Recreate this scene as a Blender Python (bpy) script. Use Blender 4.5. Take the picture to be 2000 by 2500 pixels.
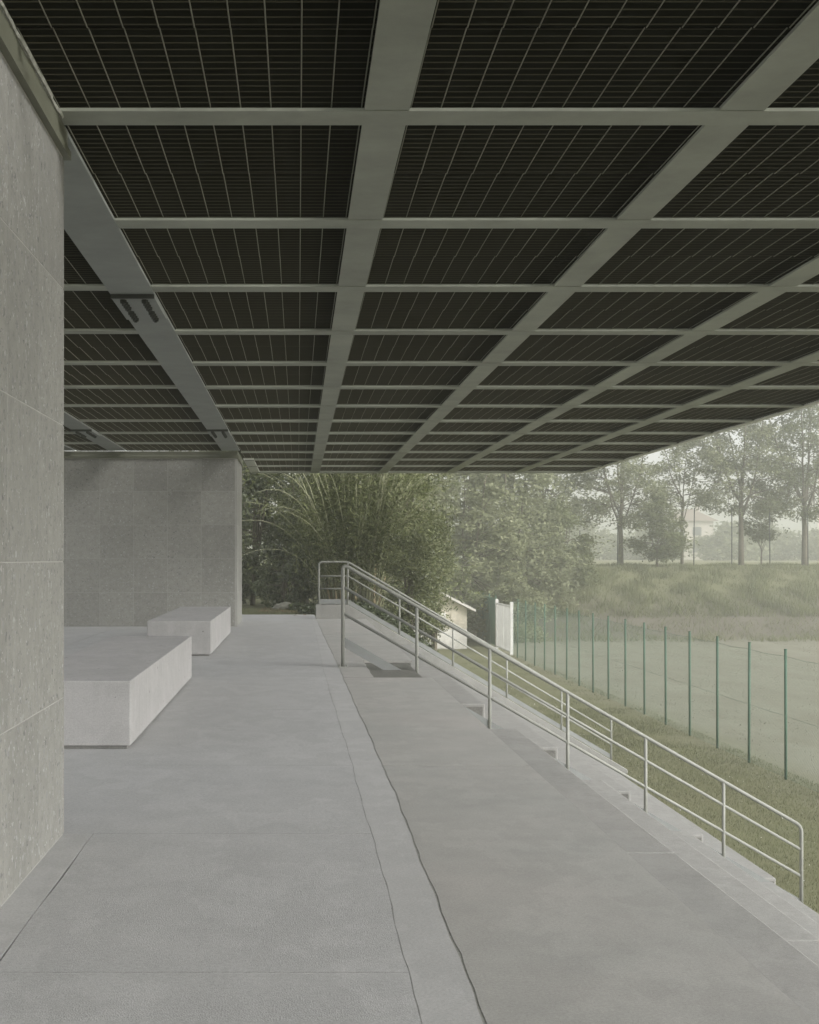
import bpy, bmesh, math, random
import numpy as np
from mathutils import Vector, Matrix
random.seed(7)
rng = np.random.default_rng(7)
S = bpy.context.scene
COL = S.collection
for o in list(bpy.data.objects):
    bpy.data.objects.remove(o)

# ------------------------------------------------------------------ camera
F_PX = 3400.0                                   # focal length in pixels of the 2000x2500 photograph
cd = bpy.data.cameras.new('camera')
cam = bpy.data.objects.new('camera', cd)
COL.objects.link(cam)
cam.location = (0, 0, 1.22)
cam.rotation_euler = (math.radians(90), 0, 0)
cd.sensor_fit = 'VERTICAL'
cd.sensor_height = 36.0
cd.sensor_width = 36.0
cd.lens = F_PX / 2500.0 * 36.0
cd.shift_x = 272.0 / 2500.0
cd.shift_y = 112.0 / 2500.0
cd.clip_start = 0.05
cd.clip_end = 3000
S.camera = cam

# ------------------------------------------------------------------ sky, sun, exposure
SUN_EL = 29.0
to_sun = Vector((0.85, -0.52, 0)).normalized() * math.cos(math.radians(SUN_EL)) + Vector((0, 0, math.sin(math.radians(SUN_EL))))
W = bpy.data.worlds.new('World')
S.world = W
W.use_nodes = True
wn, wl = W.node_tree.nodes, W.node_tree.links
bg = wn['Background']
sky = wn.new('ShaderNodeTexSky')
sky.sky_type = 'NISHITA'
sky.sun_disc = False
sky.sun_elevation = math.radians(SUN_EL)
sky.sun_rotation = math.atan2(to_sun.x, to_sun.y)
sky.dust_density = 2.0
sky.air_density = 1.0
hsv = wn.new('ShaderNodeHueSaturation')
hsv.inputs['Saturation'].default_value = 0.12
wl.new(sky.outputs[0], hsv.inputs['Color'])
wl.new(hsv.outputs[0], bg.inputs['Color'])
bg.inputs['Strength'].default_value = 0.15
sd = bpy.data.lights.new('sun', 'SUN')
sd.energy = 2.4
sd.angle = math.radians(35)
sd.color = (1.0, 0.975, 0.94)
sun = bpy.data.objects.new('sun', sd)
COL.objects.link(sun)
sun.rotation_euler = to_sun.to_track_quat('Z', 'Y').to_euler()
S.view_settings.view_transform = 'Standard'
S.view_settings.look = 'None'
S.view_settings.gamma = 1.0
S.view_settings.use_curve_mapping = False
S.view_settings.exposure = 0.97
S.cycles.use_denoising = True
S.cycles.max_bounces = 10
S.cycles.diffuse_bounces = 5
S.cycles.volume_bounces = 1
S.cycles.transparent_max_bounces = 16

# ------------------------------------------------------------------ materials
def new_mat(name):
    m = bpy.data.materials.new(name)
    m.use_nodes = True
    nt = m.node_tree
    b = nt.nodes['Principled BSDF']
    b.inputs['Specular IOR Level'].default_value = 0.25
    return m, nt, b

def N(nt, t, **kw):
    n = nt.nodes.new(t)
    for k, v in kw.items():
        if k in n.inputs:
            n.inputs[k].default_value = v
        else:
            setattr(n, k, v)
    return n

def coords(nt, scale=(1, 1, 1)):
    t = N(nt, 'ShaderNodeNewGeometry')
    mp = N(nt, 'ShaderNodeMapping')
    mp.inputs['Scale'].default_value = scale
    nt.links.new(t.outputs['Position'], mp.inputs['Vector'])
    return mp.outputs[0]

def ramp(nt, src, stops):
    r = N(nt, 'ShaderNodeValToRGB')
    el = r.color_ramp.elements
    while len(el) < len(stops):
        el.new(0.5)
    for e, (p, c) in zip(el, stops):
        e.position = p
        e.color = (c[0], c[1], c[2], 1) if not isinstance(c, float) else (c, c, c, 1)
    nt.links.new(src, r.inputs[0])
    return r.outputs[0]

def mix(nt, fac, a, b, mode='MIX'):
    n = nt.nodes.new('ShaderNodeMix')
    n.data_type = 'RGBA'
    n.blend_type = mode
    for i, v in ((6, a), (7, b)):
        if isinstance(v, tuple):
            n.inputs[i].default_value = (*v, 1)
        else:
            nt.links.new(v, n.inputs[i])
    if isinstance(fac, float):
        n.inputs[0].default_value = fac
    else:
        nt.links.new(fac, n.inputs[0])
    return n.outputs[2]

def noise(nt, vec, scale, detail=4, rough=0.55):
    n = N(nt, 'ShaderNodeTexNoise')
    n.inputs['Scale'].default_value = scale
    n.inputs['Detail'].default_value = detail
    n.inputs['Roughness'].default_value = rough
    nt.links.new(vec, n.inputs['Vector'])
    return n.outputs['Fac']

def bump(nt, b, h, strength, dist):
    n = N(nt, 'ShaderNodeBump')
    n.inputs['Strength'].default_value = strength
    n.inputs['Distance'].default_value = dist
    nt.links.new(h, n.inputs['Height'])
    nt.links.new(n.outputs[0], b.inputs['Normal'])

def obj_rand(nt):
    return N(nt, 'ShaderNodeObjectInfo').outputs['Random']

def concrete(name, base, tint_a, tint_b, stain=0.35, grain=260.0, gb=0.25, pits=False, vary=0.04, streak=False):
    """base grey with broad stains of its own, fine grain and relief."""
    m, nt, b = new_mat(name)
    v = coords(nt)
    big = noise(nt, v, 0.55, 5, 0.6)
    mid = noise(nt, v, 3.1, 6, 0.65)
    fine = noise(nt, v, grain, 2, 0.5)
    c = mix(nt, ramp(nt, big, [(0.35, 0.0), (0.65, 1.0)]), tint_a, tint_b)
    c = mix(nt, stain, c, ramp(nt, mid, [(0.25, tuple(x * 0.78 for x in base)), (0.75, tuple(min(1, x * 1.12) for x in base))]))
    c = mix(nt, 0.22, c, ramp(nt, fine, [(0.2, 0.16), (0.8, 0.66)]))
    gr = noise(nt, v, grain * 0.33, 4, 0.7)
    c = mix(nt, 1.0, c, ramp(nt, gr, [(0.3, 0.86), (0.7, 1.12)]), 'MULTIPLY')
    wm = noise(nt, coords(nt, (1.0, 0.55, 1.0)), 1.3, 8, 0.7)
    c = mix(nt, 1.0, c, ramp(nt, wm, [(0.38, 1.01), (0.50, 0.94), (0.55, 1.03), (0.70, 0.90)]), 'MULTIPLY')
    if streak:
        sv = coords(nt, (6, 6, 0.35))
        sn = noise(nt, sv, 2.0, 4, 0.6)
        c = mix(nt, ramp(nt, sn, [(0.5, 0.0), (0.75, 0.28)]), c, tuple(x * 0.62 for x in base))
    if vary:
        r = obj_rand(nt)
        c = mix(nt, 1.0, c, ramp(nt, r, [(0.0, 1.0 - vary), (1.0, 1.0)]), 'MULTIPLY')
    if pits:
        vo = N(nt, 'ShaderNodeTexVoronoi')
        vo.inputs['Scale'].default_value = 9.0
        nt.links.new(v, vo.inputs['Vector'])
        pn = noise(nt, v, 5.0, 2)
        rad = N(nt, 'ShaderNodeMath', operation='MULTIPLY')
        nt.links.new(pn, rad.inputs[0]); rad.inputs[1].default_value = 0.17
        sub = N(nt, 'ShaderNodeMath', operation='LESS_THAN')
        nt.links.new(vo.outputs['Distance'], sub.inputs[0]); nt.links.new(rad.outputs[0], sub.inputs[1])
        cut = N(nt, 'ShaderNodeMath', operation='GREATER_THAN')
        nt.links.new(noise(nt, v, 2.2, 2), cut.inputs[0]); cut.inputs[1].default_value = 0.50
        pm = N(nt, 'ShaderNodeMath', operation='MULTIPLY')
        nt.links.new(sub.outputs[0], pm.inputs[0]); nt.links.new(cut.outputs[0], pm.inputs[1])
        c = mix(nt, pm.outputs[0], c, (0.10, 0.10, 0.09))
    nt.links.new(c, b.inputs['Base Color'])
    b.inputs['Roughness'].default_value = 0.85
    hh = N(nt, 'ShaderNodeMath', operation='ADD')
    nt.links.new(fine, hh.inputs[0]); nt.links.new(mid, hh.inputs[1])
    bump(nt, b, hh.outputs[0], gb, 0.004)
    return m

M = {}
M['terrace'] = concrete('terrace_concrete', (0.445, 0.445, 0.44), (0.43, 0.43, 0.425), (0.46, 0.457, 0.45), 0.4, 190.0, 0.55)
M['smooth'] = concrete('smooth_concrete', (0.445, 0.445, 0.435), (0.445, 0.443, 0.435), (0.465, 0.46, 0.45), 0.4, 300.0, 0.15)
M['outer'] = concrete('outer_concrete', (0.385, 0.38, 0.355), (0.33, 0.336, 0.31), (0.43, 0.40, 0.37), 0.55, 320.0, 0.2)
M['bleacher'] = concrete('bleacher_concrete', (0.255, 0.252, 0.236), (0.236, 0.237, 0.219), (0.274, 0.264, 0.246), 0.6, 240.0, 0.3, streak=True)
M['bench'] = concrete('bench_concrete', (0.42, 0.408, 0.402), (0.40, 0.39, 0.385), (0.44, 0.428, 0.422), 0.35, 330.0, 0.12, pits=True, streak=True)
M['cheek'] = concrete('cheek_concrete', (0.25, 0.247, 0.23), (0.22, 0.222, 0.205), (0.28, 0.27, 0.25), 0.6, 200.0, 0.3, streak=True)
M['gap'] = concrete('mossy_gap', (0.09, 0.09, 0.07), (0.07, 0.08, 0.05), (0.12, 0.11, 0.09), 0.5, 120.0, 0.6)

M['filler'] = concrete('joint_filler', (0.30, 0.30, 0.27), (0.24, 0.25, 0.21), (0.38, 0.37, 0.34), 0.6, 80.0, 0.2)
M['pale_filler'] = concrete('pale_joint_filler', (0.32, 0.32, 0.30), (0.28, 0.28, 0.26), (0.38, 0.37, 0.35), 0.6, 80.0, 0.2)

def stone():
    m, nt, b = new_mat('speckled_stone')
    r = obj_rand(nt)
    g = N(nt, 'ShaderNodeNewGeometry')
    add = N(nt, 'ShaderNodeVectorMath', operation='ADD')
    cmb = N(nt, 'ShaderNodeCombineXYZ')
    mul = N(nt, 'ShaderNodeMath', operation='MULTIPLY'); mul.inputs[1].default_value = 37.0
    nt.links.new(r, mul.inputs[0])
    for i in range(3):
        nt.links.new(mul.outputs[0], cmb.inputs[i])
    nt.links.new(g.outputs['Position'], add.inputs[0]); nt.links.new(cmb.outputs[0], add.inputs[1])
    v0 = add.outputs[0]
    dn = N(nt, 'ShaderNodeTexNoise'); dn.inputs['Scale'].default_value = 45.0; dn.inputs['Detail'].default_value = 3.0
    nt.links.new(v0, dn.inputs['Vector'])
    dm = N(nt, 'ShaderNodeVectorMath', operation='MULTIPLY_ADD')
    dm.inputs[1].default_value = (0.06, 0.06, 0.06)
    nt.links.new(dn.outputs['Color'], dm.inputs[0]); nt.links.new(v0, dm.inputs[2])
    v = dm.outputs[0]
    base = ramp(nt, noise(nt, v, 14, 6, 0.7), [(0.3, (0.265, 0.263, 0.245)), (0.7, (0.36, 0.355, 0.333))])
    vo = N(nt, 'ShaderNodeTexVoronoi'); vo.inputs['Scale'].default_value = 42.0
    nt.links.new(v, vo.inputs['Vector'])
    lim = N(nt, 'ShaderNodeMath', operation='MULTIPLY'); lim.inputs[1].default_value = 0.55
    nt.links.new(noise(nt, v, 30, 3), lim.inputs[0])
    sp = N(nt, 'ShaderNodeMath', operation='LESS_THAN')
    nt.links.new(vo.outputs['Distance'], sp.inputs[0]); nt.links.new(lim.outputs[0], sp.inputs[1])
    grey = N(nt, 'ShaderNodeSeparateColor')
    nt.links.new(vo.outputs['Color'], grey.inputs[0])
    spc = ramp(nt, grey.outputs[0], [(0.0, 0.16), (0.35, 0.25), (0.75, 0.36), (1.0, 0.54)])
    c = mix(nt, sp.outputs[0], base, spc)
    vb = N(nt, 'ShaderNodeTexVoronoi'); vb.inputs['Scale'].default_value = 15.0
    nt.links.new(v, vb.inputs['Vector'])
    ls = N(nt, 'ShaderNodeMath', operation='MULTIPLY'); ls.inputs[1].default_value = 0.36
    nt.links.new(noise(nt, v, 11, 4), ls.inputs[0])
    s2 = N(nt, 'ShaderNodeMath', operation='LESS_THAN')
    nt.links.new(vb.outputs['Distance'], s2.inputs[0]); nt.links.new(ls.outputs[0], s2.inputs[1])
    g2 = N(nt, 'ShaderNodeSeparateColor'); nt.links.new(vb.outputs['Color'], g2.inputs[0])
    c = mix(nt, s2.outputs[0], c, ramp(nt, g2.outputs[1], [(0.0, 0.17), (0.5, 0.30), (1.0, 0.48)]))
    c = mix(nt, 1.0, c, ramp(nt, r, [(0.0, 0.9), (1.0, 1.05)]), 'MULTIPLY')
    c = mix(nt, 1.0, c, (0.925, 0.925, 0.912), 'MULTIPLY')
    nt.links.new(c, b.inputs['Base Color'])
    b.inputs['Roughness'].default_value = 0.7
    bump(nt, b, noise(nt, v, 140, 2), 0.12, 0.002)
    return m
M['stone'] = stone()

def paint(name, col, rough=0.5, metal=0.0, wear=0.12, scale=3.0):
    m, nt, b = new_mat(name)
    v = coords(nt)
    n1 = noise(nt, v, scale, 6, 0.65)
    c = ramp(nt, n1, [(0.3, tuple(x * (1 - wear) for x in col)), (0.7, tuple(min(1, x * (1 + wear)) for x in col))])
    c = mix(nt, 1.0, c, ramp(nt, obj_rand(nt), [(0.0, 0.93), (1.0, 1.05)]), 'MULTIPLY')
    nt.links.new(c, b.inputs['Base Color'])
    b.inputs['Roughness'].default_value = rough
    b.inputs['Metallic'].default_value = metal
    bump(nt, b, noise(nt, v, 220, 2), 0.05, 0.001)
    return m

M['steel'] = paint('grey_steel_paint', (0.285, 0.298, 0.248), 0.6, 0.0, 0.2, 1.6)
M['girder'] = paint('blue_grey_steel', (0.235, 0.25, 0.228), 0.55)
M['fascia'] = paint('fascia_metal', (0.15, 0.153, 0.115), 0.5)
M['edge'] = paint('roof_edge_metal', (0.62, 0.63, 0.56), 0.5)
M['rail'] = paint('galvanised_rail', (0.27, 0.275, 0.25), 0.65, 0.0, 0.12, 9.0)
M['plate'] = paint('grey_plate', (0.25, 0.26, 0.255), 0.6, 0.0)
M['slat'] = paint('dark_slat', (0.005, 0.005, 0.003), 0.9)
M['slat_edge'] = paint('slat_edge', (0.034, 0.032, 0.02), 0.7)
M['rod'] = paint('galvanised_rod', (0.15, 0.15, 0.112), 0.6)
for k_ in ('slat', 'slat_edge'):
    M[k_].node_tree.nodes['Principled BSDF'].inputs['Specular IOR Level'].default_value = 0.0
M['deck'] = paint('dark_deck', (0.02, 0.02, 0.018), 0.9)
M['bolt'] = paint('bolt_steel', (0.045, 0.048, 0.04), 0.6, 0.1)
M['sealant'] = paint('mortar_bead', (0.42, 0.42, 0.37), 0.9, 0, 0.3, 30)
M['grout'] = paint('pale_grout', (0.40, 0.39, 0.37), 0.9)
M['green'] = paint('green_post', (0.05, 0.11, 0.075), 0.6, 0, 0.2)
M['wire'] = paint('green_wire', (0.10, 0.17, 0.13), 0.6)
M['gate'] = paint('pale_gate', (0.58, 0.58, 0.56), 0.5)
M['board'] = paint('cream_board', (0.62, 0.57, 0.47), 0.8, 0, 0.2, 4)
M['whiteboard'] = paint('white_board', (0.72, 0.70, 0.66), 0.8, 0, 0.15, 4)
M['roofboard'] = paint('shed_roof', (0.56, 0.54, 0.50), 0.7)
M['darkpost'] = paint('dark_post', (0.05, 0.055, 0.05), 0.6)
M['housewall'] = paint('house_plaster', (0.50, 0.46, 0.41), 0.9)
M['houseroof'] = paint('house_roof_tile', (0.27, 0.215, 0.185), 0.9)
M['window'] = paint('window_glass', (0.08, 0.09, 0.10), 0.2)
M['bark'] = paint('tree_bark', (0.125, 0.11, 0.085), 0.95, 0, 0.35, 12)
M['culm'] = paint('bamboo_culm', (0.29, 0.295, 0.19), 0.6, 0, 0.3, 5)
M['stem'] = paint('bamboo_stub', (0.36, 0.29, 0.18), 0.6, 0, 0.3, 5)
M['rock'] = paint('pale_rock', (0.22, 0.215, 0.18), 0.9, 0, 0.35, 8)

def leaf_mat(name, dark, light, trans=0.3, rough=0.5, spec=0.25):
    m, nt, b = new_mat(name)
    g = N(nt, 'ShaderNodeNewGeometry')
    c = ramp(nt, g.outputs['Random Per Island'], [(0.0, dark), (1.0, light)])
    big = noise(nt, coords(nt), 0.9, 3)
    c = mix(nt, 1.0, c, ramp(nt, big, [(0.3, 0.72), (0.7, 1.18)]), 'MULTIPLY')
    nt.links.new(c, b.inputs['Base Color'])
    b.inputs['Roughness'].default_value = rough
    b.inputs['Specular IOR Level'].default_value = spec
    tr = N(nt, 'ShaderNodeBsdfTranslucent')
    nt.links.new(c, tr.inputs['Color'])
    ms = N(nt, 'ShaderNodeMixShader'); ms.inputs[0].default_value = trans
    nt.links.new(b.outputs[0], ms.inputs[1]); nt.links.new(tr.outputs[0], ms.inputs[2])
    nt.links.new(ms.outputs[0], nt.nodes['Material Output'].inputs['Surface'])
    return m
M['leaf_bamboo'] = leaf_mat('bamboo_leaf', (0.06, 0.078, 0.024), (0.21, 0.23, 0.10))
M['leaf_laurel'] = leaf_mat('laurel_leaf', (0.04, 0.055, 0.022), (0.22, 0.245, 0.14), 0.15, 0.3, 0.7)
M['leaf_light'] = leaf_mat('light_leaf', (0.075, 0.095, 0.035), (0.21, 0.225, 0.11), 0.3, 0.4, 0.4)
M['leaf_tree'] = leaf_mat('tree_leaf', (0.17, 0.188, 0.10), (0.34, 0.352, 0.215), 0.5)
M['leaf_dark'] = leaf_mat('dark_tree_leaf', (0.11, 0.13, 0.058), (0.23, 0.25, 0.13), 0.5)
M['leaf_grey'] = leaf_mat('grey_tree_leaf', (0.155, 0.17, 0.095), (0.32, 0.335, 0.205), 0.5)
M['grass'] = leaf_mat('lawn_blade', (0.118, 0.13, 0.064), (0.185, 0.192, 0.105), 0.4)
M['tallgrass'] = leaf_mat('tall_grass_blade', (0.11, 0.13, 0.055), (0.235, 0.24, 0.125), 0.4)
M['fieldblade'] = leaf_mat('field_blade', (0.19, 0.188, 0.135), (0.255, 0.25, 0.19), 0.3)
M['litter'] = leaf_mat('leaf_litter', (0.09, 0.065, 0.035), (0.28, 0.20, 0.12), 0.05)
M['petal'] = leaf_mat('white_petal', (0.55, 0.55, 0.50), (0.75, 0.75, 0.70), 0.2)
M['ivy'] = leaf_mat('ivy_leaf', (0.03, 0.045, 0.018), (0.09, 0.11, 0.05), 0.1, 0.35, 0.5)

def ground_mat():
    m, nt, b = new_mat('ground_cover')
    g = N(nt, 'ShaderNodeNewGeometry')
    sx = N(nt, 'ShaderNodeSeparateXYZ'); nt.links.new(g.outputs['Position'], sx.inputs[0])
    v = coords(nt)
    n1 = noise(nt, v, 0.35, 5, 0.6)
    n2 = noise(nt, v, 9.0, 5, 0.65)
    lawn = mix(nt, n2, (0.118, 0.127, 0.067), (0.178, 0.176, 0.108))
    lawn = mix(nt, ramp(nt, n1, [(0.35, 0.0), (0.7, 0.6)]), lawn, (0.165, 0.155, 0.095))
    dirt = mix(nt, n2, (0.105, 0.095, 0.078), (0.155, 0.14, 0.116))
    pale = mix(nt, n2, (0.165, 0.165, 0.095), (0.25, 0.24, 0.15))
    def mask(axis, centre, width, wob=1.5):
        w = N(nt, 'ShaderNodeMath', operation='MULTIPLY_ADD')
        nt.links.new(n1, w.inputs[0]); w.inputs[1].default_value = wob * 2; w.inputs[2].default_value = -wob
        a = N(nt, 'ShaderNodeMath', operation='ADD')
        nt.links.new(sx.outputs[axis], a.inputs[0]); nt.links.new(w.outputs[0], a.inputs[1])
        r = N(nt, 'ShaderNodeMapRange'); r.inputs['From Min'].default_value = centre - width; r.inputs['From Max'].default_value = centre + width
        nt.links.new(a.outputs[0], r.inputs['Value'])
        return r.outputs[0]
    n3 = noise(nt, coords(nt, (1.0, 0.35, 1.0)), 0.9, 6, 0.7)
    meadow = mix(nt, n2, (0.185, 0.186, 0.142), (0.245, 0.24, 0.192))
    meadow = mix(nt, ramp(nt, n3, [(0.38, 0.0), (0.66, 0.75)]), meadow, (0.165, 0.155, 0.118))
    field = mix(nt, mask(0, 9.6, 1.0, 0.9), lawn, meadow)
    c = mix(nt, mask(1, 73.0, 2.4, 2.5), field, dirt)
    c = mix(nt, mask(1, 80.5, 1.5, 2.0), c, lawn)
    c = mix(nt, mask(1, 98.0, 4.0, 3.0), c, pale)
    nt.links.new(c, b.inputs['Base Color'])
    b.inputs['Roughness'].default_value = 1.0
    b.inputs['Specular IOR Level'].default_value = 0.05
    bump(nt, b, noise(nt, v, 30, 4), 0.35, 0.03)
    return m
M['ground'] = ground_mat()

# ------------------------------------------------------------------ mesh helpers
class MB:
    def __init__(self):
        self.v = []; self.f = []; self.mi = []; self.cur = 0
    def face(self, *ix):
        self.f.append(ix); self.mi.append(self.cur)
    def box(self, x0, x1, y0, y1, z0, z1):
        n = len(self.v)
        self.v += [(x0, y0, z0), (x1, y0, z0), (x1, y1, z0), (x0, y1, z0), (x0, y0, z1), (x1, y0, z1), (x1, y1, z1), (x0, y1, z1)]
        for q in ((0, 3, 2, 1), (4, 5, 6, 7), (0, 1, 5, 4), (1, 2, 6, 5), (2, 3, 7, 6), (3, 0, 4, 7)):
            self.face(*[n + i for i in q])
        return self
    def prism(self, pts, axis, a, b):
        """closed polygon pts in the two other axes, extruded along axis from a to b"""
        n = len(self.v); k = len(pts)
        for t in (a, b):
            for p in pts:
                q = [p[0], p[1]]; q.insert(axis, t); self.v.append(tuple(q))
        self.face(*[n + i for i in range(k)][::-1]); self.face(*[n + k + i for i in range(k)])
        for i in range(k):
            j = (i + 1) % k
            self.face(n + i, n + j, n + k + j, n + k + i)
        return self
    def tube(self, pts, radii, n=8, caps=True):
        pts = [Vector(p) for p in pts]
        if not isinstance(radii, (list, tuple)):
            radii = [radii] * len(pts)
        base = len(self.v)
        up = Vector((0, 0, 1))
        prev = None
        for i, p in enumerate(pts):
            if i == 0: t = pts[1] - pts[0]
            elif i == len(pts) - 1: t = pts[-1] - pts[-2]
            else: t = (pts[i + 1] - p).normalized() + (p - pts[i - 1]).normalized()
            t.normalize()
            if prev is None:
                a = t.cross(up)
                if a.length < 0.05: a = t.cross(Vector((1, 0, 0)))
            else:
                a = prev - t * prev.dot(t)
            a.normalize(); prev = a.copy()
            bb = t.cross(a)
            for k in range(n):
                th = 2 * math.pi * k / n
                q = p + (a * math.cos(th) + bb * math.sin(th)) * radii[i]
                self.v.append(q[:])
        for i in range(len(pts) - 1):
            for k in range(n):
                k2 = (k + 1) % n
                self.face(base + i * n + k, base + i * n + k2, base + (i + 1) * n + k2, base + (i + 1) * n + k)
        if caps:
            self.face(*[base + k for k in range(n)][::-1])
            e = base + (len(pts) - 1) * n
            self.face(*[e + k for k in range(n)])
        return self
    def mesh(self, name, mats, smooth=False):
        me = bpy.data.meshes.new(name)
        me.from_pydata(self.v, [], self.f)
        for m in (mats if isinstance(mats, (list, tuple)) else [mats]):
            me.materials.append(m)
        me.polygons.foreach_set('material_index', self.mi)
        if smooth:
            me.polygons.foreach_set('use_smooth', [True] * len(me.polygons))
        me.update()
        return me
    def build(self, name, mats, parent=None, smooth=False, bevel=0.0):
        o = bpy.data.objects.new(name, self.mesh(name, mats, smooth))
        COL.objects.link(o)
        o.parent = parent
        if bevel:
            bm = bmesh.new(); bm.from_mesh(o.data)
            bmesh.ops.recalc_face_normals(bm, faces=bm.faces)
            bmesh.ops.bevel(bm, geom=[e for e in bm.edges if len(e.link_faces) == 2 and e.calc_face_angle(0) > 0.5],
                            offset=bevel, segments=2, affect='EDGES', profile=0.5)
            bm.to_mesh(o.data); bm.free()
        return o

def tag(o, label=None, cat=None, group=None, kind=None):
    if label: o['label'] = label
    if cat: o['category'] = cat
    if group: o['group'] = group
    if kind or label: o['kind'] = kind or 'thing'
    return o

def empty(name, loc=(0, 0, 0)):
    o = bpy.data.objects.new(name, None)
    o.location = loc
    o.empty_display_size = 0.2
    COL.objects.link(o)
    return o

def keep_world(o, parent):
    """parent without moving (parents here are unrotated)"""
    o.parent = parent
    o.location = Vector(o.location) - parent.location
    return o

def link(name, me, parent=None, loc=(0, 0, 0)):
    o = bpy.data.objects.new(name, me)
    COL.objects.link(o)
    o.parent = parent
    o.location = loc
    return o

def np_mesh(name, verts, faces_per, mat):
    """verts (N*k,3) with k consecutive vertices per polygon"""
    k = faces_per
    nv = len(verts); nf = nv // k
    me = bpy.data.meshes.new(name)
    me.vertices.add(nv); me.loops.add(nv); me.polygons.add(nf)
    me.vertices.foreach_set('co', np.ascontiguousarray(verts, dtype=np.float32).ravel())
    me.loops.foreach_set('vertex_index', np.arange(nv, dtype=np.int32))
    me.polygons.foreach_set('loop_start', np.arange(0, nv, k, dtype=np.int32))
    me.materials.append(mat)
    me.update(calc_edges=True)
    return me

def unit(a):
    return a / np.maximum(np.linalg.norm(a, axis=1, keepdims=True), 1e-6)

def leaves(c, length, width, droop=0.0, flat=0.5, jitter=0.35):
    """c (N,3) leaf centres -> diamond quads of varied direction"""
    n = len(c)
    u = rng.normal(size=(n, 3)); u[:, 2] = u[:, 2] * (1 - flat) - droop
    u = unit(u)
    w = rng.normal(size=(n, 3)); w[:, 2] *= 1.0 - flat * 0.7
    w = unit(np.cross(u, unit(np.cross(w, u)) + 0.001))
    L = length * (1 + jitter * rng.uniform(-1, 1, (n, 1))) / 2
    Wd = width * (1 + jitter * rng.uniform(-1, 1, (n, 1))) / 2
    out = np.empty((n, 4, 3))
    out[:, 0] = c - u * L; out[:, 1] = c + w * Wd - u * L * 0.15; out[:, 2] = c + u * L; out[:, 3] = c - w * Wd - u * L * 0.15
    return out.reshape(-1, 3)

def blades(p, h, wd, lean=0.35):
    """grass blades: triangles standing on points p"""
    n = len(p)
    a = rng.uniform(0, 2 * math.pi, n)
    H = h * rng.uniform(0.5, 1.3, n)
    d = np.stack([np.cos(a), np.sin(a), np.zeros(n)], 1)
    b = rng.uniform(0, 2 * math.pi, n)
    ln = np.stack([np.cos(b), np.sin(b), np.zeros(n)], 1) * (lean * H * rng.uniform(0, 1, n))[:, None]
    top = p + ln; top[:, 2] += H
    out = np.empty((n, 3, 3))
    out[:, 0] = p - d * wd / 2; out[:, 1] = p + d * wd / 2; out[:, 2] = top
    return out.reshape(-1, 3)

# ------------------------------------------------------------------ terrain
LOW = -3.10
def sstep(t):
    t = np.clip(t, 0, 1)
    return t * t * (3 - 2 * t)
def ground_z(x, y):
    x = np.asarray(x, float); y = np.asarray(y, float)
    near = np.clip((29.5 - y) / 1.2, 0, 1)          # under the terrace and the bleachers
    plate = -0.03 * (1 - near) - 0.5 * near
    t_far = sstep((x - 1.2) / 4.6)
    t_near = np.clip((x - 0.6) / 5.1, 0, 1)
    t = t_far * (1 - near) + t_near * near
    lowz = LOW
    z = plate * (1 - t) + lowz * t
    z = np.where((near > 0.5) & (x < 5.6), z - 0.45, z)
    s = sstep((y - 74.0 - 0.15 * np.clip(x - 20, -20, 30) * 0) / 13.5)
    top = 0.72 + 0.0 * x
    z = z * (1 - s) + top * s
    far = np.clip((y - 95) / 400, 0, 1)
    return z + 0.6 * far
def lin(a, b, n): return np.linspace(a, b, n)
gx = np.unique(np.concatenate([lin(-450, -40, 14), lin(-40, -6, 14), lin(-6, 12, 73), lin(12, 60, 60), lin(60, 450, 16)]))
gy = np.unique(np.concatenate([lin(-90, -6, 8), lin(-6, 27, 34), lin(27, 32, 21), lin(32, 70, 50), lin(70, 100, 61), lin(100, 590, 30)]))
GX, GY = np.meshgrid(gx, gy)
GZ = ground_z(GX, GY) + 0.03 * np.sin(GX * 1.7 + 3 * np.sin(GY * 0.4)) * np.sin(GY * 1.1) * (GY > 31)
nx, ny = len(gx), len(gy)
vv = np.stack([GX.ravel(), GY.ravel(), GZ.ravel()], 1)
ff = [(j * nx + i, j * nx + i + 1, (j + 1) * nx + i + 1, (j + 1) * nx + i) for j in range(ny - 1) for i in range(nx - 1)]
me = bpy.data.meshes.new('ground'); me.from_pydata(vv.tolist(), [], ff); me.materials.append(M['ground'])
me.polygons.foreach_set('use_smooth', [True] * len(me.polygons))
g = link('ground', me); tag(g, kind='structure')

# far low ridge beyond the fields
rb = MB()
xs = np.linspace(-440, 440, 90)
ridge = 9.5 + 2.2 * np.sin(xs * 0.013 + 1.0) + 1.4 * np.sin(xs * 0.041) + 0.7 * np.sin(xs * 0.11)
for k, (yy, fr) in enumerate(((395, 0.0), (430, 0.55), (470, 0.9), (520, 1.0), (580, 0.6))):
    for i, x in enumerate(xs):
        rb.v.append((float(x), yy, float(0.9 + ridge[i] * fr)))
for k in range(4):
    for i in range(89):
        rb.face(k * 90 + i, k * 90 + i + 1, (k + 1) * 90 + i + 1, (k + 1) * 90 + i)
tag(rb.build('hills', M['leaf_grey'], None, True), kind='structure')

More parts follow.
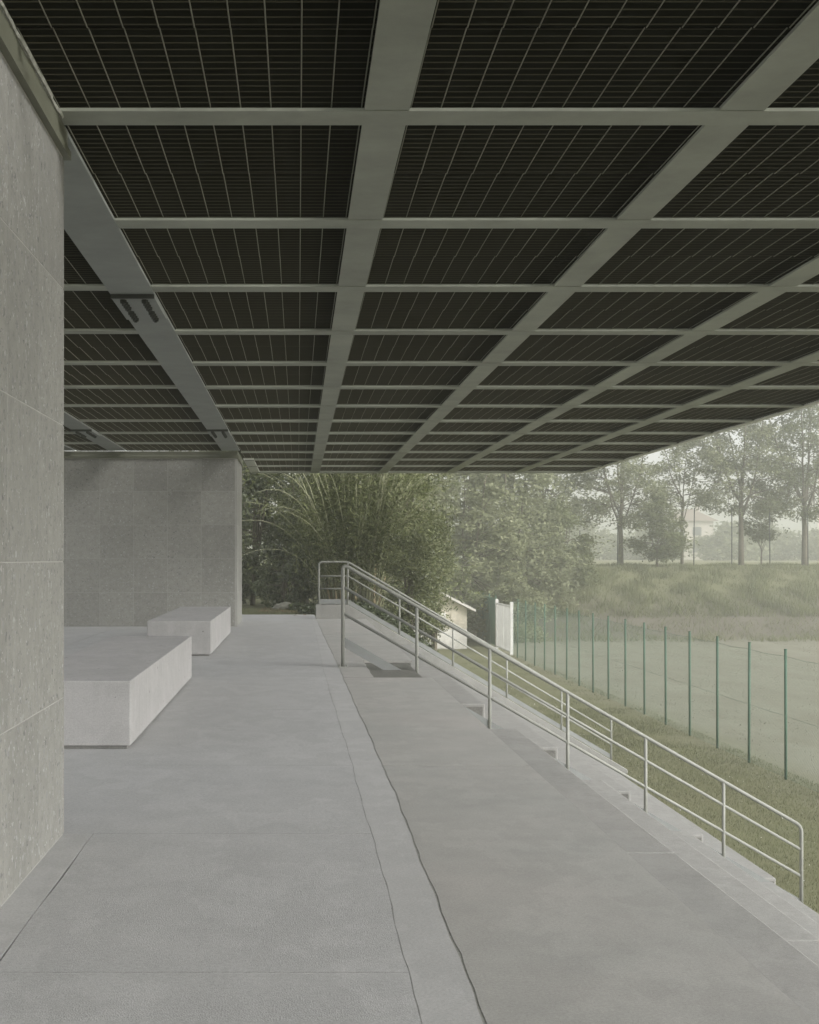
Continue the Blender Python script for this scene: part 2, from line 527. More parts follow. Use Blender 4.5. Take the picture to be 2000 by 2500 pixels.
# ------------------------------------------------------------------ terrace floor
def interp(tab, y):
    return float(np.interp(y, [t[0] for t in tab], [t[1] for t in tab]))
J1 = [(-4, .325), (4.2, .325), (4.8, .328), (5.7, .325), (7.2, .320), (9.3, .314), (11.8, .294), (15.7, .277), (22, .286), (30, .27)]
J2 = [(-4, .49), (4.5, .492), (6, .499), (7.2, .500), (8.4, .496), (9.7, .488), (12, .47), (16.2, .451), (22, .40), (30, .352)]
def wob(y, s): return 0.0025 * math.sin(y * 2.3 + s) + 0.003 * math.sin(y * 6.1 + 2 * s) + 0.002 * math.sin(y * 17 + s)
def strip(fl, fr, y0, y1, z0, z1, step=0.2):
    n = max(2, int((y1 - y0) / step) + 1)
    ys = np.linspace(y0, y1, n)
    b = MB()
    for y in ys:
        y = float(y)
        l, r = fl(y), fr(y)
        b.v += [(l, y, z0), (r, y, z0), (r, y, z1), (l, y, z1)]
    for i in range(n - 1):
        a, c = i * 4, i * 4 + 4
        b.face(a + 3, a + 2, c + 2, c + 3)
        b.face(a + 1, c + 1, c + 2, a + 2)
        b.face(a, a + 3, c + 3, c)
        b.face(a, c, c + 1, a + 1)
    b.face(0, 1, 2, 3); e = (n - 1) * 4; b.face(e + 3, e + 2, e + 1, e)
    return b

terrace = MB().box(-9, 1.30, -4, 29.95, -0.45, -0.031).build('terrace', M['gap'])
tag(terrace, kind='structure')
G = 0.004
j1l = lambda y: interp(J1, y) + wob(y, 1) - 0.0015
j1r = lambda y: interp(J1, y) + wob(y, 1) + 0.0015
j2l = lambda y: interp(J2, y) + wob(y, 4) - 0.004
j2r = lambda y: interp(J2, y) + wob(y, 4) + 0.004 + 0.0018 * math.sin(y * 9) + 0.0012 * math.sin(y * 31)
yj = [-2.05, 0.0, 2.05, 4.10, 6.16, 8.2, 11.2, 14.3, 17.4, 20.5, 23.6, 26.7, 29.9]
for a, b in zip(yj[:-1], yj[1:]):
    left = -0.902 if b <= 6.2 else -3.2
    gl = 0.0015
    strip(lambda y: left + (0.003 * math.sin(y * 5) if b <= 6.2 else 0), j1l, a + gl, b - gl, -0.03, 0.0).build('slab', M['terrace'], terrace)
    if b > 6.2:
        MB().box(-8.9, -3.207, a + gl, b - gl, -0.03, 0.0).build('slab', M['terrace'], terrace)
MB().box(-1.6, -0.908, -2.0, 6.155, -0.03, 0.001).build('wall_border', M['smooth'], terrace)
strip(j1r, j2l, -2.0, 29.9, -0.03, 0.0, 0.12).build('border_strip', M['smooth'], terrace)
strip(lambda y: j2l(y) - 0.0015, lambda y: j2r(y) + 0.0015, -2.003, 27.8, -0.0305, -0.0014, 0.12).build('joint_filler', M['filler'], terrace)
strip(lambda y: j1l(y) - 0.0015, lambda y: j1r(y) + 0.0015, -2.004, 29.85, -0.0305, -0.0012, 0.12).build('joint_filler', M['pale_filler'], terrace)
EDGE = 1.36
for a, b in ((-3.0, 2.1), (2.1, 8.19), (8.19, 14.2)):
    strip(j2r, lambda y: EDGE, a + 0.011, b - 0.011, -0.03, 0.0005, 0.12).build('slab', M['outer'], terrace)
strip(j2r, lambda y: 0.77 + 0.004 * math.sin(y * 8), 14.206, 16.594, -0.03, 0.0005, 0.12).build('slab', M['outer'], terrace)
for a, b in ((16.6, 22.2), (22.2, 27.85)):
    strip(j2r, lambda y: EDGE, a + 0.006, b - 0.006, -0.03, 0.0005, 0.12).build('slab', M['outer'], terrace)
MB().box(-9, -1.0, 29.96, 30.06, -0.4, -0.004).build('kerb', M['smooth'], terrace)
MB().box(-0.995, 0.34, 29.96, 30.06, -0.4, -0.003).build('kerb', M['smooth'], terrace)

# ------------------------------------------------------------------ bleachers and stair slot
TR, RS = 0.868, 0.52
def bleacher(name, y0, y1, label):
    r = empty(name, (EDGE, (y0 + y1) / 2, LOW))
    MB().prism([(0.55, -0.036), (EDGE - 0.012, -0.036), (EDGE - 0.012, LOW - 0.2), (0.55, LOW - 0.2)], 1, y0, y1).build('core', M['bleacher'], None)
    core = bpy.data.objects['core'] if 'core' in bpy.data.objects else None
    core.name = 'core_wall'; keep_world(core, r)
    for k in range(1, 6):
        xa, xb = EDGE + TR * (k - 1), EDGE + TR * k
        z = -RS * k
        cuts = [y0, 8.22, y1] if y0 < 8 else [y0, (y0 + y1) / 2, y1]
        for a, b in zip(cuts[:-1], cuts[1:]):
            o = MB().box(xa + 0.003, xb, a + 0.008, b - 0.008, z - 0.55 if k < 5 else LOW - 0.2, z).build('step', M['bleacher'], None, bevel=0.012)
            keep_world(o, r)
    return tag(r, label, 'bleacher', 'concrete bleachers')
M['dark_end'] = concrete('dark_end_concrete', (0.085, 0.082, 0.068), (0.06, 0.06, 0.047), (0.12, 0.113, 0.098), 0.6, 60.0, 0.8)
bl1 = bleacher('concrete_bleacher', -3.0, 14.2, 'stepped concrete bleacher in the foreground, on the near side of the stair')
bl2 = bleacher('concrete_bleacher', 16.6, 27.85, 'stepped concrete bleacher beyond the near railing, between the two railings')
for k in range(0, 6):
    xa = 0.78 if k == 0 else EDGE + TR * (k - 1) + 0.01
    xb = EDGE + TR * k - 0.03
    keep_world(MB().box(xa, xb, 16.585, 16.6 if k == 0 else 16.606, -RS * k - 0.50, -RS * k - 0.035).build('end_face', M['dark_end']), bl2)  # thin plates of darker, rougher concrete over the end facing the camera
st = empty('stair', (0.77, 15.4, LOW))
kk = 0
x = 0.77
while kk < 17:
    z = -0.1733 * (kk + 1)
    o = MB().box(x + 0.002, x + 0.29, 14.206, 16.594, z - 0.22, z).build('step', M['cheek'], None, bevel=0.006)
    keep_world(o, st)
    x += 0.29; kk += 1
tag(st, 'narrow concrete stair sunk in a slot between the two bleachers', 'stair')

# ------------------------------------------------------------------ stone walls
WX = -1.035
def tile_mesh(w, h, d, key, cache={}):
    k = (round(w, 3), round(h, 3), round(d, 3), key)
    if k not in cache:
        b = MB()
        if key == 'x': b.box(-d, 0, 0, w, 0, h)        # face looks +x
        else: b.box(0, w, 0, d, 0, h)                  # face looks -y
        me = b.mesh('tile', M['stone'])
        bm = bmesh.new(); bm.from_mesh(me)
        bmesh.ops.bevel(bm, geom=bm.edges[:], offset=0.0015, segments=1, affect='EDGES')
        bm.to_mesh(me); bm.free()
        cache[k] = me
    return cache[k]
T = 0.6; JT = 0.004; TOPZ = 2.975
def tiles_x(parent, x, y_from, y_to, dirn, org):
    y = y_from
    while (y_to - y) * dirn > 0.05:
        w = min(T, abs(y_to - y))
        lo = y if dirn > 0 else y - w
        z = 0.0
        while z < TOPZ - 0.05:
            h = min(T, TOPZ - z)
            o = link('tile', tile_mesh(w - JT, h - JT, 0.03, 'x'), None, (x, lo + JT / 2, z + JT / 2 + 0.004))
            keep_world(o, parent); z += T
        y += dirn * w
def tiles_y(parent, y, x_from, x_to, org):
    x = x_from
    while x - x_to > 0.05:
        w = min(T, x - x_to)
        z = 0.0
        while z < TOPZ - 0.05:
            h = min(T, TOPZ - z)
            o = link('tile', tile_mesh(w - JT, h - JT, 0.03, 'y'), None, (x - w + JT / 2, y, z + JT / 2 + 0.004))
            keep_world(o, parent); z += T
        x -= w
nw = empty('stone_wall', (WX - 0.2, 2.0, 0))
keep_world(MB().box(WX - 0.45, WX - 0.0013, -3.4, 6.135, 0.002, TOPZ + 0.02).build('wall_core', M['grout']), nw)
tiles_x(nw, WX, 6.16, -3.0, -1, None)
b = MB(); 
b.prism([(WX - 0.47, 2.985), (WX + 0.028, 2.985), (WX + 0.028, 3.02), (WX + 0.012, 3.045), (WX + 0.012, 3.112), (WX - 0.47, 3.112)], 1, -3.4, 6.185)
keep_world(b.build('coping', M['fascia']), nw)
# rough mortar bead between the coping and the grating
b = MB(); pts = []
yy = -3.0
while yy < 6.05:
    pts.append((WX + 0.018 + random.uniform(-.003, .004), yy, 3.118 + random.uniform(-.002, .003))); yy += 0.06
b.tube(pts, [0.007 + random.uniform(0, 0.004) for _ in pts], 5)
keep_world(b.build('mortar_bead', M['sealant']), nw)
tag(nw, 'grey speckled stone wall at the left edge, nearest to the viewer', 'wall')

FWY, FWX = 24.7, -1.085
fw = empty('stone_wall', (-3.2, 25.7, 0))
keep_world(MB().box(-6.0, FWX - 0.0013, FWY + 0.0013, 26.9, 0.002, TOPZ + 0.02).build('wall_core', M['grout']), fw)
tiles_y(fw, FWY, FWX - 0.032, -5.9, None)
tiles_x(fw, FWX, FWY + 0.0005, 26.9, 1, None)
b = MB()
b.prism([(FWY - 0.028, 2.985), (FWY + 0.5, 2.985), (FWY + 0.5, 3.112), (FWY - 0.012, 3.112), (FWY - 0.012, 3.045), (FWY - 0.028, 3.02)], 0, -6.0, FWX + 0.010)
keep_world(b.build('coping', M['fascia']), fw)
b = MB(); b.prism([(FWX - 0.3, 2.987), (FWX + 0.028, 2.987), (FWX + 0.028, 3.02), (FWX + 0.012, 3.045), (FWX + 0.012, 3.110), (FWX - 0.3, 3.110)], 1, FWY - 0.026, 26.92)
keep_world(b.build('coping', M['fascia']), fw)
tag(fw, 'grey speckled stone wall facing the viewer behind the concrete benches', 'wall')

# ------------------------------------------------------------------ benches
def bench(y0, y1, xr, label):
    r = empty('concrete_bench', (xr - 0.4, (y0 + y1) / 2, 0))
    ym = (y0 + y1) / 2
    for a, b in ((y0, ym - 0.004), (ym + 0.004, y1)):
        o = MB().box(xr - 0.79, xr, a, b, 0.022, 0.437).build('seat_block', M['bench'], None, bevel=0.007); keep_world(o, r)
    o = MB().box(xr - 0.765, xr - 0.025, y0 + 0.025, y1 - 0.025, 0.001, 0.03).build('plinth', M['cheek'], None); keep_world(o, r)
    return tag(r, label, 'bench', 'concrete block benches')
bench(8.87, 13.97, -1.068, 'nearer, larger-looking concrete block bench beside the left stone wall')
bench(17.28, 22.34, -1.083, 'farther concrete block bench standing in front of the stone wall')

# ------------------------------------------------------------------ canopy
CZ = 3.12                                            # underside of the beams
canopy = empty('canopy_roof', (2.7, 14.0, CZ))
def cb(o): return keep_world(o, canopy)
FT = 0.014
def ibeam_y(x0, x1, y0, y1, z, hgt=0.26):
    b = MB()
    b.box(x0, x1, y0, y1, z, z + FT)
    xc = (x0 + x1) / 2
    b.box(xc - 0.005, xc + 0.005, y0, y1, z + FT, z + hgt)
    return b
def ibeam_x(x0, x1, y0, y1, z, hgt=0.24):
    b = MB()
    b.box(x0, x1, y0, y1, z, z + FT)
    yc = (y0 + y1) / 2
    b.box(x0, x1, yc - 0.004, yc + 0.004, z + FT, z + hgt)
    return b
BAY, Y1 = 1.917, 6.02
HW = 0.096
CY = [Y1 + BAY * k for k in range(-5, 14)]
Y_END = 31.25; X_END = 6.43
LX = [0.378, 1.888, 3.398, 4.908]
LEFT_G = [(-1.35, -1.035), (-3.36, -3.05), (-4.25, -3.95)]
for y in CY:
    # nearer than the front wall's end, the cross beams stop at that wall; farther on they reach the girders
    cb(ibeam_x(-1.033, X_END - 0.10, y - HW, y + HW, CZ).build('cross_beam', M['steel']))
    if 6.2 < y < 24.6:
        cb(ibeam_x(-3.048, -1.352, y - HW * 0.9, y + HW * 0.9, CZ + 0.006).build('cross_beam', M['steel']))
        cb(ibeam_x(-5.9, -4.252, y - HW * 0.9, y + HW * 0.9, CZ + 0.006).build('cross_beam', M['steel']))
        cb(ibeam_x(-3.948, -3.362, y - HW * 0.9, y + HW * 0.9, CZ + 0.006).build('cross_beam', M['steel']))
edges = [-4.0] + sum([[y - HW - 0.002, y + HW + 0.002] for y in CY], []) + [Y_END]
for x in LX:
    for a, b in zip(edges[0::2], edges[1::2]):
        if b - a > 0.05:
            cb(ibeam_y(x - HW, x + HW, a, b, CZ + 0.004).build('long_beam', M['steel']))
hexm = None
def hex_bolt():
    b = MB()
    ring = [(0.024 * math.cos(t * math.pi / 3), 0.024 * math.sin(t * math.pi / 3)) for t in range(6)]
    b.prism(ring, 2, -0.014, 0.0)
    b.tube([(0, 0, -0.014), (0, 0, -0.034)], 0.0115, 8)
    b.prism([(p[0] * 0.95, p[1] * 0.95) for p in ring], 2, -0.026, -0.0145)
    return b.mesh('bolt', M['bolt'])
bolt_me = hex_bolt()
def girder(x0, x1, y0, y1, splices):
    z = CZ - 0.002
    o = MB().box(x0, x1, y0, y1, z, z + 0.02).box((x0 + x1) / 2 - 0.006, (x0 + x1) / 2 + 0.006, y0, y1, z + 0.02, z + 0.3).build('girder', M['girder'])
    for sy in splices:
        p = MB().box(x0 + 0.001, x1 - 0.001, sy, sy + 0.92, z - 0.022, z - 0.0005).build('splice_plate', M['girder'], o)
        MB().box(x0 + 0.001, x1 - 0.001, sy - 0.03, sy - 0.001, z - 0.030, z - 0.001).build('splice_edge', M['bolt'], o)
        for cx in ((x0 + x1) / 2 - 0.078, (x0 + x1) / 2 + 0.078):
            for k in range(8):
                yb = sy + 0.075 + k * 0.098 + (0.085 if k > 3 else 0)
                link('bolt', bolt_me, o, (cx, yb, z - 0.022))
    cb(o)
    return o
# depth of the splices read off the photograph
girder(-1.35, -1.035, 6.19, FWY - 0.03, [10.05, 20.6])
girder(-3.36, -3.05, 6.19, FWY - 0.03, [20.6])
girder(-4.25, -3.95, 6.19, FWY - 0.03, [])
cb(MB().box(-1.35, -1.035, -4, 6.17, CZ + 0.0, CZ + 0.018).box(-1.198, -1.186, -4, 6.17, CZ + 0.018, CZ + 0.3).build('girder', M['girder']))
cb(MB().box(-1.06, -0.86, 26.95, Y_END, CZ + 0.002, CZ + 0.25).build('edge_beam', M['edge']))

# grating panels: frame > slats, cross rods
OV = 0.05
NS = 14
SP = BAY / (2 * NS)
def slat_mesh(w, l, name):
    b = MB()
    n = int(round(l / SP))
    for k in range(n):
        y = (k + 0.5) * SP
        b.cur = 0
        # thin blade leaning back, its lower edge carrying a paler bead
        q = len(b.v)
        b.v += [(0, y - 0.002, 0.004), (w, y - 0.002, 0.004), (w, y - 0.022, 0.066), (0, y - 0.022, 0.066),
                (0, y + 0.001, 0.004), (w, y + 0.001, 0.004), (w, y - 0.019, 0.066), (0, y - 0.019, 0.066)]
        for f in ((0, 1, 2, 3), (5, 4, 7, 6), (1, 0, 4, 5), (3, 2, 6, 7), (0, 3, 7, 4), (2, 1, 5, 6)):
            b.face(*[q + i for i in f])
        b.cur = 1
        b.box(0, w, y - 0.0030, y + 0.0010, 0.0, 0.0036)
    return b.mesh(name, [M['slat'], M['slat_edge']])
def rods_mesh(w, l, n, name):
    b = MB()
    for k in range(n):
        x = OV + 0.010 + (w - 2 * OV - 0.02) * k / (n - 1)
        b.tube([(x, 0.012, -0.002), (x, l - 0.012, -0.002)], 0.0027, 5)
    return b.mesh(name, M['rod'])
def rod_mesh(l):
    return MB().tube([(0, 0.012, -0.002), (0, l - 0.012, -0.002)], 0.0027, 6).mesh('cross_rod', M['rod'])
def frame_mesh(w, l):
    b = MB()
    b.box(0, w, 0, 0.004, 0.0045, 0.05); b.box(0, w, l - 0.004, l, 0.0045, 0.05)
    b.box(0, 0.003, 0.0045, l - 0.0045, 0.0045, 0.05); b.box(w - 0.003, w, 0.0045, l - 0.0045, 0.0045, 0.05)
    return b.mesh('grating_panel', M['slat'])
LP = BAY / 2 - 0.004
RODM = rod_mesh(LP)
cache = {}
cols = [(-1.033, LX[0]), (LX[0], LX[1]), (LX[1], LX[2]), (LX[2], LX[3]), (LX[3], X_END - 0.10)]
OV = 0.05
spans = []
for i, (a, b) in enumerate(cols):
    xa = a + (HW - OV if i > 0 else 0.0 - OV)
    xb = b - (HW - OV if i < 4 else 0.003 - OV)
    spans.append((xa, xb, -3, 99))
spans += [(-3.045 - OV, -1.355 + OV, 5.9, 25.9), (-3.945 - OV, -3.365 + OV, 5.9, 25.9), (-5.8, -4.255 + OV, 5.9, 25.9)]
panels = []
for (xa, xb, ylo, yhi) in spans:
    w = xb - xa
    n = max(3, int(round((w - 2 * OV) / 0.131)) + 1)
    for k in range(-4, 14):
        yb = Y1 + BAY * (k - 1)
        for half in (0, 1):
            y0 = yb + half * BAY / 2 + 0.002
            l = LP
            if y0 < -3.9 or y0 > Y_END or y0 < ylo or y0 + l > yhi: continue
            if y0 + l > Y_END: continue
            panels.append((xa, w, n, y0, l, half))
# last short row up to the far edge is covered by the end plate
def sees(p):
    xa, w, n, y0, l, h = p
    d = (1.9 * F_PX) / max(0.5, y0 + l / 2)
    xc = 728 + (xa + w / 2) * F_PX / max(0.5, y0 + l / 2)
    return d < 1362 + 150 and -200 < xc < 2300
order = sorted([i for i, p in enumerate(panels) if sees(p)], key=lambda i: panels[i][3] * (1.0 if panels[i][0] > -1.1 else 1.6))
single = set(); tot = 0
for i in order:
    if tot + panels[i][2] > 300: break
    single.add(i); tot += panels[i][2]
for i, (xa, w, n, y0, l, half) in enumerate(panels):
    key = round(w, 3)
    if key not in cache:
        cache[key] = (frame_mesh(w, l), slat_mesh(w, l, 'slats'), rods_mesh(w, l, n, 'cross_rods'))
    fm, sm, rm = cache[key]
    z = CZ + FT + 0.010 + (0.009 if half else 0.0) + 0.0015 * math.sin(i * 2.7)
    o = link('grating_panel', fm, None, (xa, y0, z)); cb(o)
    s = link('slats', sm, o); s['kind'] = 'stuff'
    if i in single:
        for k in range(n):
            link('cross_rod', RODM, o, (OV + 0.010 + (w - 2 * OV - 0.02) * k / (n - 1), 0, 0))
    else:
        r = link('cross_rods', rm, o); r['kind'] = 'stuff'
cb(MB().box(X_END - 0.095, X_END, -4.2, Y_END, CZ + 0.001, CZ + 0.017).box(X_END - 0.012, X_END, -4.2, Y_END, CZ + 0.0175, CZ + 0.37).build('roof_edge', M['edge']))
cb(MB().box(-1.06, X_END - 0.097, Y_END - 0.012, Y_END, CZ - 0.002, CZ + 0.37).build('roof_edge', M['edge']))
cb(MB().box(-1.03, X_END - 0.1, CY[-1] + HW + 0.01, Y_END - 0.014, CZ + 0.03, CZ + 0.08).build('end_plate', M['slat']))
tag(canopy, 'flat canopy roof of grey steel beams and dark louvred grating panels overhead', 'canopy')

# ------------------------------------------------------------------ railings
def rounded(pts, r=0.07, n=6):
    pts = [Vector(p) for p in pts]
    out = [pts[0]]
    for i in range(1, len(pts) - 1):
        a = (pts[i - 1] - pts[i]); c = (pts[i + 1] - pts[i])
        rr = min(r, a.length * 0.45, c.length * 0.45)
        p0 = pts[i] + a.normalized() * rr; p2 = pts[i] + c.normalized() * rr
        for k in range(n + 1):
            t = k / n
            out.append(p0 * (1 - t) ** 2 + pts[i] * 2 * t * (1 - t) + p2 * t * t)
    out.append(pts[-1])
    return out
def railing(name, y, xs, flat_to, z_top, slope, offs, plate, foot, label, r=0.021, rr=0.017):
    root = empty(name, (xs[0], y, foot(xs[0])))
    zt = lambda x: z_top - slope * max(0.0, x - flat_to)
    def add(o): return keep_world(o, root)
    x0, x1 = xs[0], xs[-1]
    path = [(x0, y, foot(x0)), (x0, y, z_top)]
    if flat_to > x0 + 0.1: path.append((flat_to, y, z_top))
    path += [(x1, y, zt(x1)), (x1, y, foot(x1) - 0.02)]
    add(MB().tube(rounded(path, 0.075), r, 12).build('top_rail', M['rail'], None, True))
    for x in xs[1:-1]:
        add(MB().tube([(x, y, foot(x) - 0.02), (x, y, zt(x) - 0.012)], r * 0.92, 10).build('post', M['rail'], None, True))
    for d in offs:
        p = [(x0 + 0.01, y, zt(x0) - d)]
        if flat_to > x0 + 0.1: p.append((flat_to, y, z_top - d))
        p.append((x1 - 0.01, y, zt(x1) - d))
        add(MB().tube(p, rr, 10).build('mid_rail', M['rail'], None, True))
    pts = [x0 + 0.022] + ([flat_to] if flat_to > x0 + 0.1 else []) + [x1 - 0.02]
    lo = [(x, zt(x) - plate[1]) for x in pts]; hi = [(x, zt(x) - plate[0]) for x in pts][::-1]
    add(MB().prism(lo + hi, 1, y - 0.003, y + 0.003).build('kick_plate', M['plate']))
    f = MB().box(x0 - 0.055, x0 + 0.055, y - 0.055, y + 0.055, foot(x0), foot(x0) + 0.010)
    for sx in (-1, 1):
        for sy in (-1, 1):
            f.tube([(x0 + sx * 0.04, y + sy * 0.04, foot(x0) + 0.01), (x0 + sx * 0.04, y + sy * 0.04, foot(x0) + 0.026)], 0.008, 6)
    add(f.build('base_plate', M['rail']))
    tag(root, label, 'railing')
    return root
def stair_z(x): return 0.0005 if x < 0.77 else -0.1733 * (int((x - 0.77) / 0.29) + 1)
railing('stair_railing', 15.55, [0.50, 1.326, 2.14, 3.01, 3.88, 4.75, 5.62], 0.55, 1.15, 0.577, [0.26, 0.555], (0.82, 0.935), stair_z,
        'nearer galvanised tube railing running down the stair to the lawn')
def cheek_z(x): return 0.28 - 0.59 * max(0, x - 1.0)
railing('ramp_railing', 28.02, [0.42, 1.0, 2.04, 3.12, 4.2, 5.3, 6.3], 1.0, 1.14, 0.59, [0.285, 0.54], (0.75, 0.845), cheek_z,
        'farther galvanised railing on the sloping concrete cheek in front of the bamboo')
ck = MB().prism([(0.354, 0.28), (1.0, 0.28), (6.6, 0.28 - 0.59 * 5.6), (6.6, LOW - 0.4), (0.354, LOW - 0.4)], 1, 27.87, 28.17).build('cheek_wall', M['cheek'], None, bevel=0.01)
tag(ck, 'low concrete cheek wall sloping down under the farther railing', 'wall')

# ------------------------------------------------------------------ fence and gate
FX = 9.5; FH = 2.45; SPAC = 2.215; FY0 = 27.13
fence = empty('chain_link_fence', (FX, 45, LOW))
gate_lo, gate_hi = 62.0, 66.6
posts = [FY0 + SPAC * k for k in range(-2, 22)]
pm = MB().tube([(0, 0, -0.2), (0, 0, 2.53)], 0.027, 10).tube([(0, 0, 2.53), (0, 0, 2.545)], 0.031, 10).mesh('post', M['green'], True)
for k, y in enumerate(posts):
    if gate_lo - 0.4 < y < gate_hi + 0.4: continue
    o = link('post', pm, None, (FX, y, LOW)); keep_world(o, fence)
    o.rotation_euler = (random.uniform(-.010, .010), random.uniform(-.010, .010), random.uniform(0, 6))
def mesh_wires(y0, y1):
    b = MB(); pitch = 0.075; h = FH - 0.1; w = 0.0010
    n = int((y1 - y0 + h) / pitch)
    for k in range(n):
        for s in (1, -1):
            ya = y0 - (h if s > 0 else 0) + k * pitch
            a, c = (ya, ya + h) if s > 0 else (ya + h, ya)
            za, zb = 0.05, 0.05 + h
            # clip to [y0,y1]
            def at(t): return a + (c - a) * t, za + (zb - za) * t
            ts = sorted([(y0 - a) / (c - a), (y1 - a) / (c - a)])
            t0, t1 = max(0, ts[0]), min(1, ts[1])
            if t1 - t0 < 0.01: continue
            p, q = at(t0), at(t1)
            xo = FX - 0.004 * s
            b.tube([(xo, p[0], LOW + p[1]), (xo, q[0], LOW + q[1])], w, 3, caps=False)
    return b
for (a, c) in ((posts[0], 61.7), (66.9, posts[-1])):
    o = mesh_wires(a, c).build('wire_mesh', M['wire']); o['kind'] = 'stuff'; keep_world(o, fence)
    for z in (0.06, 1.25, FH - 0.04):
        p = []; y = a
        while y < c:
            p.append((FX - 0.028, y, LOW + z)); p.append((FX - 0.028, min(c, y + SPAC / 2), LOW + z - (0.03 if z > 2 else 0.01))); y += SPAC
        p.append((FX - 0.028, c + 0.001, LOW + z))
        keep_world(MB().tube(p, 0.003, 4).build('tension_wire', M['wire']), fence)
M['net'] = leaf_mat('green_net', (0.12, 0.235, 0.185), (0.12, 0.235, 0.185), 0.3)
keep_world(MB().box(FX + 0.03, FX + 0.036, 66.95, posts[-1] + 0.1, LOW + 0.1, LOW + 2.35).build('screen_net', M['net']), fence)
tag(fence, 'tall green chain link fence with thin posts along the lawn', 'fence')

gt = empty('gate', (FX, 64.3, LOW))
ga, gb = 62.0, 66.6
for y in (ga, gb):
    keep_world(MB().box(FX - 0.07, FX + 0.07, y - 0.07, y + 0.07, LOW - 0.2, LOW + 2.35).build('gate_post', M['gate'], None, bevel=0.01), gt)
for (a, c) in ((ga + 0.1, 64.27), (64.33, gb - 0.1)):
    fr = MB().box(FX - 0.03, FX + 0.03, a, c, LOW + 2.12, LOW + 2.18).box(FX - 0.03, FX + 0.03, a, c, LOW + 0.08, LOW + 0.14)
    fr.box(FX - 0.03, FX + 0.03, a, a + 0.06, LOW + 0.141, LOW + 2.119).box(FX - 0.03, FX + 0.03, c - 0.06, c, LOW + 0.141, LOW + 2.119)
    keep_world(fr.build('gate_frame', M['gate']), gt)
    n = 6
    for k in range(n):
        y = a + 0.08 + (c - a - 0.16) * (k + 0.5) / n
        keep_world(MB().box(FX - 0.012, FX + 0.012, y - 0.085, y + 0.085, LOW + 0.14, LOW + 2.12).build('pale', M['gate']), gt)
tag(gt, 'pale grey slatted double gate set in the green fence', 'gate')

# ------------------------------------------------------------------ shed
SH = empty('garden_shed', (6.6, 66, LOW))
sx0, sx1, sy0, sy1 = 5.2, 8.0, 66.0, 69.0
eave, rz, rx = -1.14, -0.42, 6.6
k = 0
z = LOW
while z < -0.55:
    h = 0.235
    def half(zz): return (sx0, sx1) if zz < eave else (rx - (rx - sx0) * (rz - 0.03 - zz) / (rz - 0.03 - eave), rx + (sx1 - rx) * (rz - 0.03 - zz) / (rz - 0.03 - eave))
    zt = min(z + h - 0.008, -0.5)
    a0, a1 = half(z); c0, c1 = half(zt)
    m = M['whiteboard'] if zt < -2.0 else M['board']
    keep_world(MB().prism([(a0, z), (a1, z), (c1, zt), (c0, zt)], 1, sy0, sy0 + 0.03).build('plank', m), SH)
    z += h; k += 1
keep_world(MB().prism([(sx0 + 0.01, LOW - 0.2), (sx1 - 0.01, LOW - 0.2), (sx1 - 0.01, eave), (rx, rz - 0.06), (sx0 + 0.01, eave)], 1, sy0 + 0.032, sy1).build('wall', M['board']), SH)
keep_world(MB().box(6.15, 7.0, sy0 - 0.03, sy0 - 0.002, LOW + 0.03, LOW + 1.75).build('door', M['whiteboard'], None, bevel=0.008), SH)
keep_world(MB().box(7.25, 7.75, sy0 - 0.025, sy0 - 0.002, LOW + 1.35, LOW + 1.75).build('shutter', M['board']), SH)
for s in (-1, 1):
    xe = 8.38 if s > 0 else 4.82
    ze = rz - 0.51 * abs(xe - rx)
    keep_world(MB().prism([(rx, rz), (xe, ze), (xe, ze + 0.12), (rx, rz + 0.12)], 1, sy0 - 0.35, sy1 + 0.3).build('roof_panel', M['roofboard'], None), SH)
tag(SH, 'small pale wooden garden shed with pitched roof, half hidden by leaves', 'shed')

